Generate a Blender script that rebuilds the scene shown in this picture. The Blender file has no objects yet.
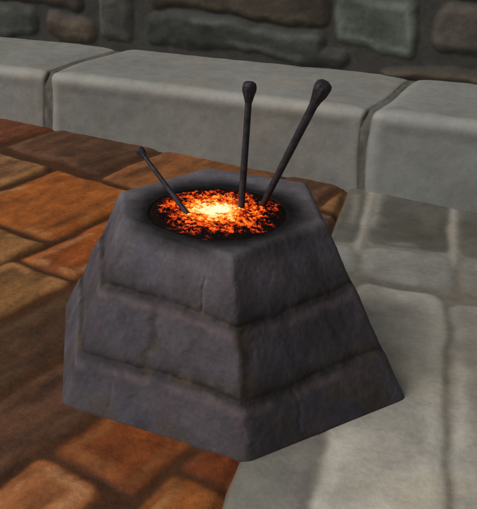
import bpy, math
import numpy as np
from mathutils import Matrix, Vector

SC = bpy.context.scene
COL = SC.collection
R = math.radians

# ------------------------------------------------------------------ camera
cam_data = bpy.data.cameras.new('camera')
cam = bpy.data.objects.new('camera', cam_data)
COL.objects.link(cam)
cam_data.sensor_fit = 'HORIZONTAL'
cam_data.sensor_width = 36.0
cam_data.lens = 36.0 * 900.0 / 477.0
cam_data.clip_start = 0.05
cam_data.clip_end = 200.0
pitch, roll = 0.435, 0.029
cp, sp = math.cos(pitch), math.sin(pitch)
fw = Vector((0, cp, -sp)); rt = Vector((1, 0, 0)); up = Vector((0, sp, cp))
rr = math.cos(roll) * rt + math.sin(roll) * up
uu = -math.sin(roll) * rt + math.cos(roll) * up
pos = (-4.713 * fw + 0.083 * rr + 0.051 * uu + Vector((0, 0, .5))) * .5
cam.matrix_world = Matrix(((rr.x, uu.x, -fw.x, pos.x),
                           (rr.y, uu.y, -fw.y, pos.y),
                           (rr.z, uu.z, -fw.z, pos.z),
                           (0, 0, 0, 1)))
SC.camera = cam

# ------------------------------------------------------------------ light
SUN_DIR = Vector((-0.76, -0.28, 0.70)).normalized()      # towards the sun
SUN_STRENGTH = 2.5
SUN_ANGLE = 50.0
SKY_STRENGTH = 0.07
EXPOSURE = -0.70
world = bpy.data.worlds.new('World')
SC.world = world
world.use_nodes = True
wn, wl = world.node_tree.nodes, world.node_tree.links
bg = wn['Background']
sky = wn.new('ShaderNodeTexSky')
sky.sky_type = 'NISHITA'
sky.sun_disc = False
sky.sun_elevation = math.asin(SUN_DIR.z)
sky.sun_rotation = math.atan2(SUN_DIR.x, SUN_DIR.y)
sky.air_density = 1.0
sky.dust_density = 4.0
hs = wn.new('ShaderNodeHueSaturation')                    # overcast: nearly colourless sky light
hs.inputs['Saturation'].default_value = 0.15
wl.new(sky.outputs[0], hs.inputs['Color'])
wl.new(hs.outputs[0], bg.inputs['Color'])
bg.inputs['Strength'].default_value = SKY_STRENGTH
sd = bpy.data.lights.new('sun', 'SUN')
sd.energy = SUN_STRENGTH
sd.angle = R(SUN_ANGLE)
sd.color = (1.0, 0.96, 0.9)
sun = bpy.data.objects.new('sun', sd)
COL.objects.link(sun)
sun.rotation_euler = SUN_DIR.to_track_quat('Z', 'Y').to_euler()
sun.location = (-3, -1, 4)
SC.view_settings.view_transform = 'Standard'
SC.view_settings.look = 'None'
SC.view_settings.exposure = EXPOSURE
SC.view_settings.gamma = 1

# ------------------------------------------------------------------ numpy noise
def _hash(ix, iy, seed):
    n = (ix.astype(np.int64) * 374761393 + iy.astype(np.int64) * 668265263 + seed * 1442695041) & 0xffffffff
    n = ((n ^ (n >> 13)) * 1274126177) & 0xffffffff
    n = n ^ (n >> 16)
    return (n & 0xffffff) / float(0xffffff)

def vnoise(x, y, seed=0):
    ix, iy = np.floor(x), np.floor(y)
    fx, fy = x - ix, y - iy
    fx = fx * fx * fx * (fx * (fx * 6 - 15) + 10); fy = fy * fy * fy * (fy * (fy * 6 - 15) + 10)
    a = _hash(ix, iy, seed); b = _hash(ix + 1, iy, seed)
    c = _hash(ix, iy + 1, seed); d = _hash(ix + 1, iy + 1, seed)
    return (a * (1 - fx) + b * fx) * (1 - fy) + (c * (1 - fx) + d * fx) * fy

def fbm(x, y, seed=0, octv=4, gain=.5):
    s = 0; a = 1; t = 0
    for o in range(octv):
        s = s + a * vnoise(x * 2 ** o + 17.3 * o, y * 2 ** o - 9.1 * o, seed + o); t += a; a *= gain
    return s / t            # 0..1

def ss(a, b, x):
    t = np.clip((x - a) / (b - a), 0, 1)
    return t * t * (3 - 2 * t)

def mixc(a, b, f):
    return a * (1 - f[..., None]) + b * f[..., None]

# ------------------------------------------------------------------ object helpers
def tag(o, label=None, cat=None, group=None, kind=None):
    if label: o['label'] = label
    if cat: o['category'] = cat
    if group: o['group'] = group
    if kind: o['kind'] = kind
    return o

def empty(name, loc):
    o = bpy.data.objects.new(name, None)
    o.empty_display_size = .05
    COL.objects.link(o)
    o.location = loc
    return o

def grid_mesh(name, P, Cc, mat, parent=None, closed_u=False, attrs=None, cap_end=False, smooth=True, flip=False, origin=None):
    """P: (nv, nu, 3) points, Cc: (nv, nu, 3) base colours."""
    nv, nu = P.shape[:2]
    V = P.reshape(-1, 3).astype(float)
    if origin is not None:
        V = V - np.array(origin)
    i = np.arange(nv - 1)[:, None]; j = np.arange(nu if closed_u else nu - 1)[None, :]
    j2 = (j + 1) % nu
    F = np.stack([i * nu + j, i * nu + j2, (i + 1) * nu + j2, (i + 1) * nu + j], -1).reshape(-1, 4)
    if flip: F = F[:, ::-1]
    me = bpy.data.meshes.new(name)
    nf = len(F)
    ncap = 1 if cap_end else 0
    me.vertices.add(len(V)); me.vertices.foreach_set('co', V.ravel())
    loops = F.ravel()
    starts = np.arange(nf) * 4
    totals = np.full(nf, 4)
    if cap_end:
        capl = (nv - 1) * nu + np.arange(nu)
        if flip: capl = capl[::-1]
        loops = np.concatenate([loops, capl]); starts = np.append(starts, nf * 4); totals = np.append(totals, nu)
    me.loops.add(len(loops)); me.loops.foreach_set('vertex_index', loops.astype(np.int32))
    me.polygons.add(nf + ncap)
    me.polygons.foreach_set('loop_start', starts.astype(np.int32))
    me.polygons.foreach_set('loop_total', totals.astype(np.int32))
    me.update(calc_edges=True)
    me.polygons.foreach_set('use_smooth', np.full(nf + ncap, smooth))
    if Cc is not None:
        a = me.color_attributes.new('Col', 'FLOAT_COLOR', 'POINT')
        ca = np.ones((len(V), 4)); ca[:, :3] = Cc.reshape(-1, 3)
        a.data.foreach_set('color', ca.ravel())
    for k, v in (attrs or {}).items():
        at = me.attributes.new(k, 'FLOAT', 'POINT'); at.data.foreach_set('value', v.ravel().astype(float))
    me.materials.append(mat)
    me.validate()
    o = bpy.data.objects.new(name, me)
    COL.objects.link(o)
    if parent: o.parent = parent
    return o

# ------------------------------------------------------------------ materials
def stone_mat(name, rough=.8, spec=.3, bump=.35, fine=60., var=.35, streak=None, tint=(1, 1, 1)):
    m = bpy.data.materials.new(name); m.use_nodes = True
    n, l = m.node_tree.nodes, m.node_tree.links
    b = n['Principled BSDF']
    att = n.new('ShaderNodeAttribute'); att.attribute_name = 'Col'
    tc = n.new('ShaderNodeTexCoord')
    mp = n.new('ShaderNodeMapping'); l.new(tc.outputs['Object'], mp.inputs['Vector'])
    if streak:
        mp.inputs['Rotation'].default_value = streak[0]; mp.inputs['Scale'].default_value = streak[1]
    n1 = n.new('ShaderNodeTexNoise'); n1.inputs['Scale'].default_value = fine * .22; n1.inputs['Detail'].default_value = 6; n1.inputs['Roughness'].default_value = .6
    n2 = n.new('ShaderNodeTexNoise'); n2.inputs['Scale'].default_value = fine; n2.inputs['Detail'].default_value = 8; n2.inputs['Roughness'].default_value = .68
    l.new(mp.outputs[0], n1.inputs['Vector']); l.new(mp.outputs[0], n2.inputs['Vector'])
    ad = n.new('ShaderNodeMath'); ad.operation = 'ADD'; l.new(n1.outputs['Fac'], ad.inputs[0]); l.new(n2.outputs['Fac'], ad.inputs[1])
    mr = n.new('ShaderNodeMapRange'); mr.inputs['From Min'].default_value = .65; mr.inputs['From Max'].default_value = 1.35
    mr.inputs['To Min'].default_value = 1 - var; mr.inputs['To Max'].default_value = 1 + var
    l.new(ad.outputs[0], mr.inputs['Value'])
    vm = n.new('ShaderNodeVectorMath'); vm.operation = 'SCALE'
    l.new(att.outputs['Color'], vm.inputs[0]); l.new(mr.outputs[0], vm.inputs['Scale'])
    l.new(vm.outputs[0], b.inputs['Base Color'])
    b.inputs['Specular IOR Level'].default_value = spec
    rr_ = n.new('ShaderNodeMapRange'); rr_.inputs['From Min'].default_value = .3; rr_.inputs['From Max'].default_value = .7
    rr_.inputs['To Min'].default_value = rough - .12; rr_.inputs['To Max'].default_value = rough + .1
    l.new(n1.outputs['Fac'], rr_.inputs['Value']); l.new(rr_.outputs[0], b.inputs['Roughness'])
    bp = n.new('ShaderNodeBump'); bp.inputs['Strength'].default_value = bump; bp.inputs['Distance'].default_value = .006
    l.new(ad.outputs[0], bp.inputs['Height']); l.new(bp.outputs[0], b.inputs['Normal'])
    return m

M_brick = stone_mat('terracotta', rough=.60, spec=.38, bump=.55, fine=60., var=.42)
M_flag = stone_mat('flagstone', rough=.78, spec=.25, bump=.35, fine=60., var=.20)
M_kerb = stone_mat('ledge_stone', rough=.78, spec=.25, bump=.22, fine=60., var=.13)
M_wall = stone_mat('wall_stone', rough=.72, spec=.3, bump=.38, fine=45., var=.3)
M_forge = stone_mat('forge_stone', rough=.74, spec=.26, bump=.4, fine=75., var=.3)
M_bed = stone_mat('bedding', rough=.9, spec=.1, bump=.3, fine=60., var=.3)

# ------------------------------------------------------------------ heightfield of rounded slabs
def slabs(a, b, rects, joint_col, joint_z, bev, warp=.02, wfreq=7., rad=.03, seed=3, streak=(1., 1.), hiliteamt=1., lumamt=1.15, grow=0.):
    """a, b: in-plane coordinates. rects: (a0,a1,b0,b1,colour,edge_colour,tiltA,tiltB).  Returns height, colour."""
    wa = a + (fbm(a * wfreq, b * wfreq, seed, 3) - .5) * warp * 2
    wb = b + (fbm(a * wfreq + 40, b * wfreq + 9, seed + 5, 3) - .5) * warp * 2
    best = np.full(a.shape, 9.0); idx = np.zeros(a.shape, int)
    for k, r in enumerate(rects):
        ca, cb = (r[0] + r[1]) / 2, (r[2] + r[3]) / 2
        ha, hb = (r[1] - r[0]) / 2 - rad + grow, (r[3] - r[2]) / 2 - rad + grow
        qa, qb = np.abs(wa - ca) - ha, np.abs(wb - cb) - hb
        d = np.hypot(np.maximum(qa, 0), np.maximum(qb, 0)) + np.minimum(np.maximum(qa, qb), 0) - rad
        m = d < best
        best = np.where(m, d, best); idx = np.where(m, k, idx)
    cols = np.array([r[4] for r in rects]); ecols = np.array([r[5] for r in rects])
    tA = np.array([r[6] for r in rects]); tB = np.array([r[7] for r in rects])
    cA = np.array([(r[0] + r[1]) / 2 for r in rects]); cB = np.array([(r[2] + r[3]) / 2 for r in rects])
    dep = -best
    prof = ss(0, bev, dep)
    prof = np.sqrt(np.clip(prof, 0, 1))
    h = joint_z * (1 - prof) + prof * ((a - cA[idx]) * tA[idx] + (b - cB[idx]) * tB[idx])
    und = (fbm(a * 9 * streak[0], b * 9 * streak[1], seed + 11, 4) - .5)
    h = h + prof * und * abs(joint_z) * .45
    inside = ss(-.004, bev * .45, dep)
    hilite = np.exp(-((dep - bev * .8) / (bev * .42)) ** 2) * ss(.42, .68, fbm(a * 5 * streak[0] + 7, b * 5 * streak[1], seed + 21, 3)) * hiliteamt  # rim highlight put into the slab edge colour, broken up by noise
    lum = 1 + lumamt * (fbm(a * 6 * streak[0], b * 6 * streak[1], seed + 31, 4) - .5)
    c = cols[idx] * lum[..., None]
    c = mixc(c, ecols[idx], np.clip(hilite, 0, 1) * .8)
    jc = np.array(joint_col) * (0.8 + .4 * fbm(a * 30, b * 30, seed + 2, 3))[..., None]
    c = mixc(jc, c, inside)
    return h, c, idx, dep

STEP = .0065
def boundary_x(y):                       # dividing line of brick and flagstone paving
    return .009 + (y + .656) * (.449 + .009) / (1.273 + .656)

def level(h, x, y):                      # stones under and round the heavy block have settled level
    f = 1 - ss(.50, .75, np.hypot(x, y))
    return np.minimum(h, 0) * f * .3 + h * (1 - f) - .002

# ---- terracotta paving: frame n (across rows), u (along rows)
xs = np.arange(-2.1, .62, STEP); ys = np.arange(-1.35, 2.55, STEP)
X, Y = np.meshgrid(xs, ys)
n_ = X * .839 - Y * .545; u_ = X * .545 + Y * .839
ORANGE = (.36, .10, .014); TAN = (.30, .135, .040); DBROWN = (.085, .036, .016); REDB = (.17, .045, .013); GBR = (.12, .062, .034); RED = (.30, .062, .010)
LITE = (.52, .235, .085); LITD = (.20, .10, .05)
rects = [
    (-1.37, -.885, .26, .775, ORANGE, LITE, .02, .03),
    (-1.75, -1.20, .86, 1.45, (.12, .050, .022), (.19, .09, .045), 0, 0),
    (-1.155, -.60, .83, 1.30, (.27, .095, .025), LITD, 0, 0),
    (-1.155, -.60, 1.34, 1.9, (.22, .08, .02), LITD, 0, 0),
    (-1.74, -1.41, .30, .77, (.24, .11, .045), LITE, 0, .05),
    (-2.10, -1.79, .74, 1.19, REDB, LITD, 0, 0),
    (-2.10, -1.79, 1.24, 1.8, DBROWN, LITD, 0, 0),
    (-1.75, -1.20, 1.50, 2.1, DBROWN, LITD, 0, 0),
    (-.845, -.60, .08, .78, (.36, .085, .012), LITE, .03, 0),
    (-1.17, -.885, -.26, .215, TAN, LITE, .0, .03),
    (-.865, -.60, -.26, .045, (.26, .12, .036), LITE, .03, .0),
    (-1.50, -1.20, -.26, .22, REDB, LITD, 0, 0),
    (-.55, -.335, -.62, .02, (.085, .038, .016), (.13, .07, .03), 0, 0),
    (-.55, -.335, .06, .7, DBROWN, LITD, 0, 0),
    (-.29, -.085, -.78, -.30, (.13, .055, .026), (.18, .09, .04), 0, 0),
    (-.29, -.085, -.26, .4, DBROWN, LITD, 0, 0),
    (-.045, .125, -1.2, -.625, (.44, .15, .045), (.62, .29, .12), .05, .0),
    (-.045, .195, -.585, .1, (.23, .055, .009), (.34, .12, .03), 0, 0),
    (.235, .50, -.66, -.50, (.36, .11, .022), LITE, 0, 0),
    (.235, .50, -.47, .2, (.20, .045, .008), LITD, 0, 0),
    (.165, .50, -1.3, -.70, (.26, .07, .012), LITD, 0, 0),
]
rg = np.random.default_rng(5)
pal = [ORANGE, TAN, DBROWN, REDB, GBR, RED]
def covered(a0, a1, b0, b1):
    for r in rects[:21]:
        if a0 < r[1] and a1 > r[0] and b0 < r[3] and b1 > r[2]: return True
    return False
for (na, nb) in ((-3.4, -3.1), (-3.06, -2.76), (-2.72, -2.44), (-2.40, -2.14), (-2.10, -1.79), (-1.75, -1.41), (-1.37, -1.20), (-1.17, -.885),
                 (-.85, -.60), (-.55, -.335), (-.29, -.085), (-.045, .195), (.235, .50), (.54, .8), (.84, 1.1)):
    v = -2.2 + rg.random() * .3
    while v < 2.6:
        ln = .42 + rg.random() * .2
        if not covered(na, nb, v, v + ln):
            rects.append((na, nb, v, v + ln, pal[rg.integers(6)], LITD, 0, 0))
            v += ln + .045
        else:
            v += .06
h, c, idx, dep = slabs(n_, u_, rects, (.080, .028, .007), -.011, .045, warp=.026, wfreq=5, rad=.032, seed=3, streak=(2.8, .9), lumamt=1.45, grow=.012)
z = h
keep = boundary_x(Y) + .012 + .006 * (fbm(Y * 9, Y * 0, 2, 3) - .5)
h = h - .02 * ss(-.03, .0, X - keep)
X2 = np.minimum(X, keep)                 # tuck the edge along the boundary line
z = level(h, X2, Y)
P = np.stack([X2, Y, z], -1)
o = grid_mesh('brick_floor', P, c, M_brick)
tag(o, kind='structure')

# ---- grey flagstone paving: frame t (across), s (away from camera)
xs = np.arange(-.45, 2.3, STEP); ys = np.arange(-1.35, 2.3, STEP)
X, Y = np.meshgrid(xs, ys)
X2 = np.maximum(X, boundary_x(Y) + .003)
t_ = X2 * .982 - Y * .191; s_ = X2 * .191 + Y * .982
FL = (.60, .56, .485); FLE = (.72, .68, .60); FD = (.15, .144, .122); FM = (.33, .325, .29); FDE = (.40, .375, .33)
frects = [
    (.06, .318, -.98, -.06, (.26, .25, .22), (.34, .29, .26), 0, 0),
    (.06, .318, -.03, .50, (.23, .22, .19), FDE, 0, 0),
    (.322, .606, -1.10, .500, FL, FLE, 0, 0),
    (.609, 1.02, -.62, .455, (.46, .435, .38), FLE, 0, 0),
    (.609, 1.02, -1.10, -.64, (.42, .39, .34), FDE, 0, 0),
    (.05, .315, .535, .785, FM, FDE, 0, .0),
    (.322, .645, .535, .785, FM, (.46, .42, .38), 0, 0),
    (.655, 1.10, .515, .775, FM, (.46, .42, .38), 0, 0),
    (.05, .312, .792, 1.60, (.145, .14, .12), FDE, 0, 0),
    (.322, .630, .792, 1.60, FD, FDE, 0, 0),
    (.640, 1.10, .785, 1.60, FD, FDE, 0, 0),
    (1.05, 1.6, -.9, -.1, FL, FLE, 0, 0), (1.05, 1.6, -.07, .49, FM, FDE, 0, 0), (1.12, 1.7, .52, 1.3, FD, FDE, 0, 0),
    (1.64, 2.3, -1., .1, FM, FDE, 0, 0), (1.64, 2.3, .12, 1.0, FL, FLE, 0, 0), (.33, 1.0, -1.8, -1.13, FL, FLE, 0, 0), (-.3, .3, -1.8, -1.0, FM, FDE, 0, 0),
    (1.04, 1.7, -1.8, -.93, FM, FDE, 0, 0)]
h, c, idx, dep = slabs(t_, s_, frects, (.27, .245, .205), -.006, .045, warp=.024, wfreq=4, rad=.06, seed=40, hiliteamt=.7, lumamt=.8)
# pale seams between the far slabs
seam = np.exp(-((t_ - .316 - .02 * (s_ - .9)) / .016) ** 2) * ss(.70, .78, s_) + np.exp(-((t_ - .636) / .016) ** 2) * ss(.66, .74, s_)
c = mixc(c, np.array((.42, .39, .345)), np.clip(seam, 0, 1) * .75)
h = h * (1 - np.clip(seam, 0, 1) * .8)
# warm mineral tint patches
tp = ss(.5, .75, fbm(t_ * 4, s_ * 4, 77, 3))
c = c * (1 - tp[..., None] * np.array((0, .03, .09)))
edge = X2 - boundary_x(Y)
h = h - .03 * np.exp(-(edge / .012) ** 2)
c = mixc(c, np.array((.13, .085, .05)), np.exp(-(edge / .022) ** 2) * .8)
h = level(h, X2, Y)
P = np.stack([X2, Y, h], -1)
o = grid_mesh('flagstone_floor', P, c, M_flag)
tag(o, kind='structure')

# ---- bedding under all paving
me = bpy.data.meshes.new('ground')
me.from_pydata([(-30, -30, -.06), (30, -30, -.06), (30, 30, -.06), (-30, 30, -.06)], [], [(0, 1, 2, 3)])
a = me.color_attributes.new('Col', 'FLOAT_COLOR', 'POINT')
for k in range(4): a.data[k].color = (.12, .09, .065, 1)
me.materials.append(M_bed)
o = bpy.data.objects.new('ground', me); COL.objects.link(o); tag(o, kind='structure')

# ------------------------------------------------------------------ stone ledge at the wall foot
LA = np.array([-1.132, 2.089, 0.]); LT = np.array([.8908, -.4545, 0.]); LN = np.array([.4545, .8908, 0.])
def led_h(l): return .255 + .041 * np.clip(l, -.5, 3.0)
LD = .60
def ledge_block(l0, l1, colr, edge, parent, seed, rnd0=.10, rnd1=.10):
    nl = int((l1 - l0) / .0075)
    L = np.linspace(l0, l1, nl)
    # section arclength: front bottom -> front top (rounded) -> back
    ncs = 120
    q = np.linspace(0, 1, ncs)
    Lg, Q = np.meshgrid(L, q)
    H = led_h(Lg)
    bev = .044
    z0 = -.03
    lf = H - bev - z0; arc = bev * math.pi / 2; lt = LD - bev
    tot = lf + arc + lt
    s = Q * tot
    on_f = s < lf; on_a = (s >= lf) & (s < lf + arc)
    ang = np.clip((s - lf) / bev, 0, math.pi / 2)
    dd = np.where(on_f, 0, np.where(on_a, bev * (1 - np.cos(ang)), bev + (s - lf - arc)))
    zz = np.where(on_f, z0 + s, np.where(on_a, H - bev + bev * np.sin(ang), H))
    nd = np.where(on_f, -1, np.where(on_a, -np.cos(ang), 0)); nz = np.where(on_f, 0, np.where(on_a, np.sin(ang), 1))
    # rounding toward the joints
    e = np.minimum((Lg - l0) / rnd0, (l1 - Lg) / rnd1)
    e = np.clip(e, 0, 1)
    k = (1 - np.sqrt(np.clip(1 - (1 - e) ** 2, 0, 1))) * .022
    und = (fbm(Lg * 4, s * 4, seed, 4) - .5) * .010 + (fbm(Lg * 22, s * 22, seed + 3, 3) - .5) * .0022
    panel = (ss(.03, .10, Lg - l0) * ss(.03, .10, l1 - Lg) * ss(.0, .05, lf - s)) * .006   # dressed face set slightly back
    off = und - k - panel
    PP = LA + Lg[..., None] * LT + (dd + off * nd * -1 * -1)[..., None] * LN * 1.0
    PP = PP + np.stack([0 * zz, 0 * zz, zz + off * nz], -1)
    # keep ends meeting wall flat
    # a little wander of the joint line
    wob = .012 * np.sin(s * 9 + seed) * (np.exp(-((Lg - l0) / .08)) - np.exp(-((l1 - Lg) / .08)))
    PP = PP + wob[..., None] * LT
    lum = 1 + .50 * (fbm(Lg * 3, s * 5, seed + 9, 5) - .5) + .16 * (fbm(Lg * 24, s * 24, seed + 19, 4) - .5)
    cc = np.array(colr)[None, None, :] * lum[..., None]
    hilite = np.exp(-((s - lf - arc * .35) / .026) ** 2) * (.35 + .65 * ss(.3, .6, fbm(Lg * 3, s * 2, seed + 2, 3)))  # highlight painted along the rounded front edge, then at the block ends
    hilite = hilite + .5 * (1 - ss(.0, .05, np.minimum(Lg - l0, l1 - Lg) - .02)) * ss(0, .02, np.minimum(Lg - l0, l1 - Lg))
    cc = mixc(cc, np.array(edge), np.clip(hilite, 0, 1) * .55)
    bandw = ss(-.02, .03, s - lf) * .25
    cc = mixc(cc, np.array(edge), bandw)
    tb = ss(.5, .8, fbm(Lg * 5, s * 5, seed + 50, 3)) * .5
    cc = mixc(cc, cc * np.array((1.12, 1.0, .9)), tb)
    dark_end = (1 - ss(0, .016, np.minimum(Lg - l0, l1 - Lg)))
    cc = mixc(cc, np.array((.10, .095, .08)), dark_end * .6)
    # end walls: push first/last columns inward (closed sides)
    inner = PP.copy()
    first = PP[:, :1].copy(); last = PP[:, -1:].copy()
    depth_in = np.stack([0 * zz, 0 * zz, -(zz - z0)], -1)
    def sidewall(col, w):
        return col + w
    cen = np.array([LD * .5, .1])
    ctr0 = LA + (l0 + .004) * LT + LN * .3 + np.array((0, 0, .1))
    ctr1 = LA + (l1 - .004) * LT + LN * .3 + np.array((0, 0, .1))
    PP = np.concatenate([ctr0 * .97 + first * .03, ctr0 * .1 + first * .9, PP, ctr1 * .1 + last * .9, ctr1 * .97 + last * .03], 1)
    dk = np.full_like(cc[:, :1], .09)
    cc = np.concatenate([dk, dk, cc, dk, dk], 1)
    return grid_mesh('ledge_block', PP, cc, M_kerb, parent, origin=LEDGE_O)

LEDGE_O = (LA + LT * 1.0).tolist()
ledge = empty('stone_ledge', LEDGE_O)
tag(ledge, 'low ledge of pale grey dressed stone blocks running along the foot of the cobble wall', 'stone ledge')
KC = (.245, .245, .228); KE = (.46, .45, .41)
ledge_block(-1.15, -.62, KC, KE, ledge, 11)
ledge_block(-.605, .270, (.235, .245, .232), KE, ledge, 21, rnd1=.12)
ledge_block(.300, 1.844, KC, KE, ledge, 31, rnd0=.12, rnd1=.12)
ledge_block(1.866, 3.0, (.225, .232, .220), KE, ledge, 41, rnd0=.12)
# mortar core between the blocks
Lc = np.linspace(-1.12, 2.97, 900); q = np.linspace(0, 1, 90)
Lg, Q = np.meshgrid(Lc, q)
H = led_h(Lg) - .014
hc = led_h(Lc)[None, :] - .015
sl = Q * (hc + .03 + LD)
fr = sl < hc + .03
nn = (fbm(Lg * 40, sl * 40, 88, 4) - .5) * .006
rb = .060
qd = sl - (hc + .03 - rb); an_ = np.clip(qd / rb, 0, math.pi / 2)
on1 = qd < 0; on2 = (qd >= 0) & (qd < rb * math.pi / 2)
prof_d = np.where(on1, .0155 + nn, np.where(on2, .018 + nn * (1 - an_ / 1.571) + rb * (1 - np.cos(an_)), .014 + rb + (qd - rb * 1.5708)))
prof_z = np.where(on1, sl - .03, np.where(on2, hc - rb + rb * np.sin(an_) + nn * an_ / 1.571, hc + nn))
prof_d = np.minimum(prof_d, LD + .01)
PP = LA + Lg[..., None] * LT + prof_d[..., None] * LN; PP[..., 2] += prof_z
cc = np.ones(PP.shape) * np.array((.14, .132, .115)) * (.55 + .9 * fbm(Lg * 30, sl * 12, 89, 4))[..., None]
grid_mesh('mortar', PP, cc, M_kerb, ledge, origin=LEDGE_O)

# ------------------------------------------------------------------ cobble wall
WP = LA + LN * (LD - .01)
st = .0075
ls = np.arange(-1.3, 3.1, st); zs = np.arange(.15, 1.9, st)
Lg, Z = np.meshgrid(ls, zs)
DK = (.040, .041, .034)
def w(a0, a1, b0, b1, col_, e=None):
    g_ = sum(col_) / 3; col_ = tuple((v * .75 + g_ * .25) * .96 for v in col_)
    return (a0 - .012, a1 + .012, b0 - .010, b1 + .010, col_, tuple((v * .7 + sum(e) * .1) * 1.3 for v in e) if e else tuple(v * 1.9 for v in col_), 0, 0)
wr = [w(-.72, -.235, .265, .40, (.062, .066, .055)), w(-.165, .155, .285, .392, (.085, .058, .036), (.14, .10, .06)),
      w(.195, .385, .305, .62, (.070, .072, .058), (.13, .13, .105)), w(-.60, .075, .425, .53, (.055, .040, .028)),
      w(.475, 1.42, .325, .470, (.046, .050, .043), (.085, .09, .075)), w(.49, 1.44, .50, .66, (.062, .048, .030)),
      w(1.475, 1.83, .43, .655, (.085, .108, .082), (.15, .18, .14)), w(1.335, 1.55, .325, .392, (.042, .042, .034)),
      w(1.92, 2.50, .435, .66, (.082, .068, .050), (.12, .10, .075)), w(1.70, 2.60, .318, .372, (.060, .046, .028)),
      w(-1.3, -.77, .22, .45, DK), w(-1.3, -.66, .47, .62, (.05, .04, .03)), w(2.54, 3.1, .36, .62, DK), w(-.60, .15, .56, .66, (.05, .045, .035))]
row = .69
k = 0
while row < 1.85:
    hh = .13 + rg.random() * .08; v = -1.35 + rg.random() * .2
    while v < 3.1:
        ln = .25 + rg.random() * .45
        cb = [(.060, .058, .046), (.075, .055, .036), (.05, .052, .045), (.07, .082, .066)][rg.integers(4)]
        wr.append(w(v, v + ln, row, row + hh, cb)); v += ln + .045
    row += hh + .035
h, c, idx, dep = slabs(Lg, Z, wr, (.050, .047, .040), -.025, .045, warp=.042, wfreq=4.5, rad=.055, seed=91, streak=(1, 1.6))
# mortar colour fills the gaps between the stones
P = WP + Lg[..., None] * LT - h[..., None] * LN * 1.0
P = WP + Lg[..., None] * LT - (h + .02)[..., None] * LN
P[..., 2] = Z
WO = (WP + LT * 1.0).tolist()
o = grid_mesh('cobble_wall', P, c, M_wall, origin=WO)
tag(o, 'dark wall of rounded cobbles in grey mortar rising behind the pale stone ledge', 'wall')

# ------------------------------------------------------------------ the stone forge
BOT = np.array([[-0.4659, 0.2254], [-0.3799, -0.2892], [0.0732, -0.4971], [0.4714, -0.2240], [0.3839, 0.2892], [-0.0692, 0.4971]])
TOP = np.array([[-0.2704, 0.0693], [-0.2419, -0.1117], [0.0264, -0.3114], [0.2492, -0.1000], [0.2184, 0.1775], [-0.0523, 0.2763]])
HT = .42
NE = 110
def loop(poly, smooth=14):
    pts = []
    for i in range(6):
        a, b = poly[i], poly[(i + 1) % 6]
        f = np.arange(NE)[:, None] / NE
        pts.append(a * (1 - f) + b * f)
    p = np.concatenate(pts)
    for _ in range(smooth):
        p = .25 * np.roll(p, 1, 0) + .5 * p + .25 * np.roll(p, -1, 0)
    return p
LB, LTp = loop(BOT), loop(TOP)
E_i = np.repeat(np.arange(6), NE); E_s = np.tile(np.arange(NE) / NE, 6)
per = (E_i + E_s)                           # 0..6 round the block
vs = np.concatenate([[-.075], np.linspace(0, .97, 165)])
Vg, PE = np.meshgrid(vs, per, indexing='ij')
PR = PE.copy()
PE = np.where(PE > 4.45, PE - 6, PE)      # the noise seam lies at the back
ei = np.floor(PE).astype(int) % 6; es = PE - np.floor(PE)
px_ = PE * .5; pz_ = Vg * .48
nx = px_ + 0
wv = (fbm(PE * 6, Vg * 3, 5, 3) - .5) * .055     # wander of the courses
def groove(d, wdt): return np.exp(-(d / wdt) ** 2)
m1 = .275 + .010 * np.sin(PE * 5); m2 = .645 + .012 * np.cos(PE * 4)
v_ = Vg + wv * .5
g1 = groove(v_ - m1, .024); g2 = groove(v_ - m2, .024)
# upright joints of the middle course and cracks elsewhere
def upr(pos_, lo, hi, wd, amp=1.0):
    d = PE - pos_ + (fbm(Vg * 9, PE * 0 + pos_, 8, 3) - .5) * .08
    d = (d + 3) % 6 - 3
    return amp * groove(d, wd) * ss(lo - .02, lo + .02, v_) * (1 - ss(hi - .02, hi + .02, v_))
ups = upr(1.43, .275, .645, .028) + upr(2.04, .275, .645, .035) + upr(.55, .275, .645, .03) + upr(3.6, .275, .645, .03) + upr(4.5, .275, .645, .03) + upr(5.5, .275, .645, .03) \
    + upr(2.72, .30, .62, .02, .25)
crk = upr(1.76, .66, .86, .010, .8) + upr(1.25, .03, .2, .010, .35) + upr(2.33, .04, .26, .010, .5) + upr(3.5, .65, .95, .02) + upr(.3, .05, .27, .02) + upr(4.3, .0, .27, .02)
G = np.clip(g1 + g2 + ups, 0, 1.15)
# each course is dished: full along its lower lip, drawn back up towards the joint above
course = np.where(v_ < m1, (m1 - v_) / .275, np.where(v_ < m2, (m2 - v_) / .37, (1 - v_) / .355))
rough_ = (fbm(PE * 10, Vg * 9, 12, 5) - .5) * .0055 + (fbm(PE * 40, Vg * 36, 14, 3) - .5) * .0022
edge_f = ss(0, .06, Vg) * ss(0, .03, 1 - Vg)
disp = -.0045 * G - .0042 * ss(.30, 1.0, course) * (Vg > m1 - wv * .5) - .006 * np.clip(crk, 0, 1) + rough_ - .006 * ss(.0, .5, 1 - course) * 0
disp = disp * (.15 + .85 * edge_f)
base = LB[None] * (1 - Vg[..., None]) + LTp[None] * Vg[..., None]
below = Vg < 0
base = np.where(below[..., None], LB[None], base)
zz = np.where(below, -.035, Vg * HT)
cen = np.array([-.005, -.005])
dirv = base - cen; dirv = dirv / np.linalg.norm(dirv, axis=-1, keepdims=True)
side = np.concatenate([base + dirv * disp[..., None], (zz)[..., None]], -1)
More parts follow.
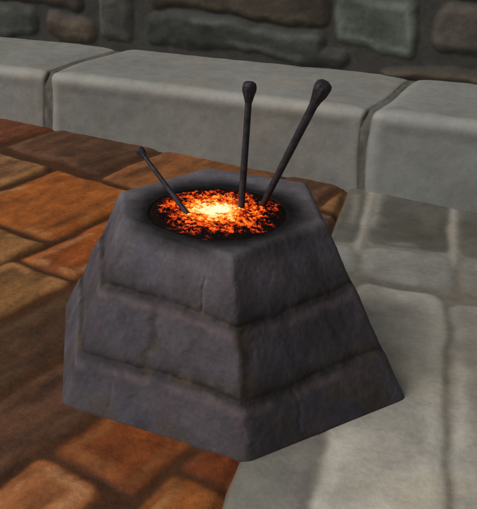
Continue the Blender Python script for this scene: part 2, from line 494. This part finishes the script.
# base colours
upw = np.clip(upr(1.43, .275, .645, .05) * .8 + upr(2.05, .275, .645, .065) + upr(.55, .275, .645, .05) + upr(3.6, .275, .645, .05), 0, 1)
SB = np.array((.080, .070, .081)); SLIP = np.array((.150, .112, .120)); MOR_SHADE = np.array((.036, .029, .028)); BRN = np.array((.080, .060, .036))
lum = 1 + .9 * (fbm(PE * 4, Vg * 4, 60, 5) - .5) + .3 * (fbm(PE * 26, Vg * 12, 61, 4) - .5)
cc = SB * lum[..., None]
blue = ss(.45, .7, fbm(PE * 3 + 5, Vg * 3, 63, 3))
cc = mixc(cc, cc * np.array((.94, .98, 1.04)), blue)
pink = ss(.55, .75, fbm(PE * 5 + 1, Vg * 6, 64, 4)) * .5
cc = mixc(cc, cc * np.array((1.2, .97, 1.0)), pink)
ol = ss(.5, .72, fbm(PE * 5 + 9, Vg * 5, 66, 4)) * (1 - ss(.05, .5, Vg)) * .55
cc = mixc(cc, BRN, ol)
lip = groove(v_ - (m1 - .045), .022) + groove(v_ - (m2 - .045), .022)
cc = mixc(cc, SLIP, np.clip(lip, 0, 1) * .75 * ss(.3, .6, fbm(PE * 8, Vg * 8, 65, 3)))
joint_shade = mixc(np.broadcast_to(MOR_SHADE, cc.shape), np.broadcast_to(BRN, cc.shape), ss(.55, .8, fbm(PE * 12, Vg * 12, 67, 3)))
gm = np.clip(G * .75 + groove(v_ - (m1 + .035), .042) * .55 + groove(v_ - (m2 + .035), .042) * .55, 0, 1) * (.55 + .45 * ss(.3, .6, fbm(PE * 9, Vg * 9, 68, 4)))  # mortar tone in the grooves, plus shade painted broadly above each course joint
cc = cc * (1 - gm[..., None]) + joint_shade * gm[..., None]
cc = mixc(cc, np.broadcast_to(BRN, cc.shape), upw * .65 * ss(.25, .6, fbm(PE * 14, Vg * 14, 69, 4)))
cc = mixc(cc, np.array((.19, .17, .16)), np.clip(crk, 0, 1) * .35)
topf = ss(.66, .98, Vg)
cc = mixc(cc, cc * 1.75, topf)  # shoulder highlight painted in: upper course brightened towards the deck
# ---- top: rounded shoulder, flat deck, fire pit
RP = .172
cpit = np.array([-.014, -.058])
rings = []; rcol = []
angp = np.arctan2(LTp[:, 1] - cpit[1], LTp[:, 0] - cpit[0])
circ = cpit + RP * np.stack([np.cos(angp), np.sin(angp)], -1)
S_ = side[-1]
d = cen - LTp; d = d / np.linalg.norm(d, axis=1, keepdims=True)
C_ = np.concatenate([LTp + (S_[:, :2] - (LB * .03 + LTp * .97)), np.full((len(LTp), 1), HT)], 1)
D_ = np.concatenate([LTp + d * .013, np.full((len(LTp), 1), HT + .0005)], 1)
for f in np.linspace(.09, 1, 11):
    rings.append(S_ * (1 - f) ** 2 + 2 * C_ * f * (1 - f) + D_ * f * f)
base_r = rings[-1].copy()
def deckc(P2):
    r = np.hypot((P2[:, 0] - cpit[0]), (P2[:, 1] - cpit[1]))
    rn = r + (fbm(P2[:, 0] * 18, P2[:, 1] * 18, 70, 4) - .5) * .035
    l_ = 1 + .45 * (fbm(P2[:, 0] * 12, P2[:, 1] * 12, 71, 5) - .5)
    cst = np.array((.160, .145, .162)) * l_[:, None]
    soot = 1 - ss(.176, .262, rn)
    return mixc(cst, np.array((.007, .006, .007)), np.clip(soot, 0, 1) ** .8)
for f in np.linspace(.03, 1, 46)[0:]:
    p2 = base_r[:, :2] * (1 - f) + circ * f
    zt = HT + .0005 + (fbm(p2[:, 0] * 14, p2[:, 1] * 14, 72, 4) - .5) * .005 * math.sin(math.pi * f)
    zt = zt + np.where(f > .9, -.0006 * ((f - .9) / .1) ** 2, 0)
    rings.append(np.concatenate([p2, zt[:, None] if np.ndim(zt) else np.full((len(p2), 1), zt)], 1))
for f in (.4, .75, 1.0):
    p2 = cpit + (circ - cpit) * (1 - .06 * f)
    rings.append(np.concatenate([p2, np.full((len(p2), 1), HT - .003 - .04 * f)], 1))
rings.append(np.concatenate([cpit + (circ - cpit) * .02, np.full((len(circ), 1), HT - .044)], 1))
topg = np.stack(rings)
topc = np.stack([deckc(r) for r in topg])
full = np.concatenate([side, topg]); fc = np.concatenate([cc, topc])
# blend the shoulder colour
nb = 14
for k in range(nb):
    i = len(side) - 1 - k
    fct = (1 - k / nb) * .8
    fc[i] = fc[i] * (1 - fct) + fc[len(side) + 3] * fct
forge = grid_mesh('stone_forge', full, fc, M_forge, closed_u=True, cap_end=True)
tag(forge, 'squat six-sided tapering block of dark purple-grey stonework with a fire pit in its top', 'forge')

# ------------------------------------------------------------------ burning coals
def ember_mat():
    m = bpy.data.materials.new('burning_coal'); m.use_nodes = True
    n, l = m.node_tree.nodes, m.node_tree.links
    b = n['Principled BSDF']; b.inputs['Base Color'].default_value = (.010, .007, .006, 1); b.inputs['Roughness'].default_value = .95; b.inputs['Specular IOR Level'].default_value = .05
    at = n.new('ShaderNodeAttribute'); at.attribute_name = 'glow_level'
    rp = n.new('ShaderNodeValToRGB'); cr = rp.color_ramp
    stops = [(0, (0, 0, 0)), (.16, (.010, .001, .0005)), (.28, (.16, .010, .002)), (.44, (.52, .034, .004)), (.58, (.95, .105, .006)),
             (.72, (1.0, .33, .024)), (.85, (1.0, .66, .14)), (1.0, (1.0, .92, .58))]
    cr.elements[0].color = (0, 0, 0, 1); cr.elements[1].color = (*stops[-1][1], 1)
    for p_, c_ in stops[1:-1]:
        e = cr.elements.new(p_); e.color = (*c_, 1)
    l.new(at.outputs['Fac'], rp.inputs['Fac'])
    l.new(rp.outputs['Color'], b.inputs['Emission Color'])
    b.inputs['Emission Strength'].default_value = 1.75
    return m
nr, na_ = 230, 520
rad_ = np.linspace(.0005, RP + .0002, nr); ang_ = np.linspace(0, 2 * math.pi, na_, endpoint=False)
Rg, Ag = np.meshgrid(rad_, ang_, indexing='ij')
CX, CY = cpit[0] + Rg * np.cos(Ag), cpit[1] + Rg * np.sin(Ag)
def cells(x, y, seed):
    """distance to the nearest and second nearest scattered point: coal lumps"""
    ix, iy = np.floor(x), np.floor(y)
    d1 = np.full(x.shape, 9.); d2 = np.full(x.shape, 9.); idv = np.zeros(x.shape)
    for dx in (-1, 0, 1):
        for dy in (-1, 0, 1):
            jx, jy = ix + dx, iy + dy
            pxx = jx + .15 + .7 * _hash(jx, jy, seed); pyy = jy + .15 + .7 * _hash(jx, jy, seed + 1)
            d = np.hypot(x - pxx, y - pyy)
            nw = d < d1
            d2 = np.where(nw, d1, np.minimum(d2, d)); idv = np.where(nw, _hash(jx, jy, seed + 2), idv); d1 = np.where(nw, d, d1)
    return d1, d2, idv
wx = CX + (fbm(CX * 40, CY * 40, 4, 3) - .5) * .012; wy = CY + (fbm(CX * 40 + 7, CY * 40, 6, 3) - .5) * .012
d1, d2, idv = cells(wx * 92, wy * 92, 200)
e1, e2, idw = cells(wx * 210, wy * 210, 300)
lump = ss(0, .5, d2 - d1)
edge_ = ss(.78, 1.0, Rg / RP)
hz = HT + .0008 - .0024 * edge_ + .0020 * lump * (1 - edge_ * .92) + .0024 * idv * lump * (1 - edge_ * .92) + .0012 * ss(0, .5, e2 - e1) * idw * (1 - edge_) + .004 * (1 - np.minimum(Rg / RP, 1) ** 2)
hz = hz + (fbm(CX * 220, CY * 220, 9, 3) - .5) * .0012
rn = Rg / .160
sp1 = fbm(CX * 105 + CY * 30, CY * 120, 31, 4, .66); sp2 = fbm(CX * 34, CY * 34, 33, 3)
heat = .70 - .60 * rn ** 1.15 + .36 * np.exp(-(rn / .40) ** 2)
heat = heat + (sp1 - .5) * 1.7 * (.30 + .95 * np.clip(rn, 0, 1)) + (sp2 - .5) * .50 + (idv - .5) * .22 * np.clip(rn * 1.4, 0, 1) + (idw - .5) * .16
heat = heat - (1 - ss(0, .25, d2 - d1)) * .13 * ss(.25, .7, rn)
heat = heat * (1 - ss(.84, 1.10, rn + (fbm(CX * 22, CY * 22, 36, 3) - .5) * .35)) 
heat = np.minimum(heat, .56 - .14 * rn + .16 * sp2 + .52 * np.exp(-(rn / .50) ** 2))
heat = np.clip(heat, 0, 1)
o = grid_mesh('burning_coals', np.stack([CX, CY, hz], -1)[::-1], None, ember_mat(), closed_u=True, attrs={'glow_level': heat[::-1]}, cap_end=False,
              origin=(cpit[0], cpit[1], HT - .03), flip=True)
o.location = (cpit[0], cpit[1], HT - .03)
tag(o, 'bed of burning coals glowing orange to yellow in the pit of the stone forge', 'coals', kind='stuff')

# the ledge, wall meshes were built around their own origins
for ob in list(COL.objects):
    if ob.name == 'cobble_wall': ob.location = WO

# ------------------------------------------------------------------ iron pokers
def iron_mat():
    m = bpy.data.materials.new('black_iron'); m.use_nodes = True
    n, l = m.node_tree.nodes, m.node_tree.links
    b = n['Principled BSDF']
    tc = n.new('ShaderNodeTexCoord'); nz = n.new('ShaderNodeTexNoise'); nz.inputs['Scale'].default_value = 55; nz.inputs['Detail'].default_value = 7
    l.new(tc.outputs['Object'], nz.inputs['Vector'])
    rp = n.new('ShaderNodeValToRGB'); rp.color_ramp.elements[0].position = .3; rp.color_ramp.elements[1].position = .7
    rp.color_ramp.elements[0].color = (.022, .020, .025, 1); rp.color_ramp.elements[1].color = (.060, .054, .066, 1)
    l.new(nz.outputs['Fac'], rp.inputs['Fac']); l.new(rp.outputs[0], b.inputs['Base Color'])
    b.inputs['Metallic'].default_value = .25; b.inputs['Roughness'].default_value = .62; b.inputs['Specular IOR Level'].default_value = .35
    bp = n.new('ShaderNodeBump'); bp.inputs['Strength'].default_value = .4; bp.inputs['Distance'].default_value = .002
    l.new(nz.outputs['Fac'], bp.inputs['Height']); l.new(bp.outputs[0], b.inputs['Normal'])
    return m
M_iron = iron_mat()

def tube(name, prof, sides, flute, parent, twist=0., seed=0, smooth=True):
    """prof: list of (z, r). Lathed bar with slightly forged facets."""
    zz_ = np.array([p[0] for p in prof]); rr_ = np.array([p[1] for p in prof])
    na = sides * (8 if smooth else 2)
    A = np.linspace(0, 2 * math.pi, na, endpoint=False)
    Zg, Aa = np.meshgrid(zz_, A, indexing='ij'); Rr = np.repeat(rr_[:, None], na, 1)
    fac = np.cos(math.pi / sides) / np.cos(((Aa + twist) % (2 * math.pi / sides)) - math.pi / sides)
    fl = np.array([flute(z_) for z_ in zz_])[:, None]
    Rr = Rr * (1 + (fac - 1) * (.35 + .6 * (fl > 0))) * (1 - fl * .22 * (.5 + .5 * np.cos(sides * (Aa + twist))))
    Rr = Rr * (1 + .05 * (fbm(Aa * 1.5, Zg * 60, seed, 3) - .5))
    Pp = np.stack([Rr * np.cos(Aa), Rr * np.sin(Aa), Zg], -1)
    o_ = grid_mesh(name, Pp, None, M_iron, parent, closed_u=True, cap_end=True, smooth=smooth)
    return o_

def poker(base, tip, r0, r1, rk, klen, label, seed):
    base = Vector(base); tip = Vector(tip); ax = tip - base; L = ax.length
    root = empty('poker', base)
    root.rotation_euler = ax.to_track_quat('Z', 'Y').to_euler()
    tag(root, label, 'poker', 'iron pokers stuck in the coals')
    zs_ = np.linspace(-.035, L - klen * .92, 60)
    prof = [(-.036, r0 * .2)] + [(z_, r0 + (r1 - r0) * max(0, z_) / L) for z_ in zs_]
    tube('shaft', prof, 8, lambda z_: 0, root, seed=seed)
    kz = L - klen
    q = [(0, 1.0), (.10, 1.08), (.30, 1.45), (.55, 1.92), (.66, 2.0), (.80, 1.94), (.93, 1.62), (1.0, 1.0)]
    sc_ = rk / 2.0
    prof = []
    for f_, m_ in q:
        rad__ = r1 * 1.02 if f_ < .06 else m_ * sc_
        prof.append((kz + f_ * klen, max(rad__, r1 * 1.02) if f_ < .9 else rad__))
    tube('knob', prof, 6, lambda z_: math.sin(math.pi * min(1, max(0, (z_ - kz) / klen))) ** 1.0, root, twist=0, seed=seed + 5, smooth=False)
    return root
poker((.044, -.034, .423), (.056, .000, .736), .0088, .0083, .0205, .052, 'middle poker, an upright black iron bar with a bud-shaped knob', 1)
poker((.096, -.017, .423), (.225, -.120, .769), .0082, .0112, .0240, .062, 'thickest poker, a black iron bar leaning right over the forge edge', 2)
poker((-.087, -.083, .423), (-.221, .060, .540), .0068, .0052, .0135, .032, 'shortest and thinnest poker, a black iron rod leaning left', 3)
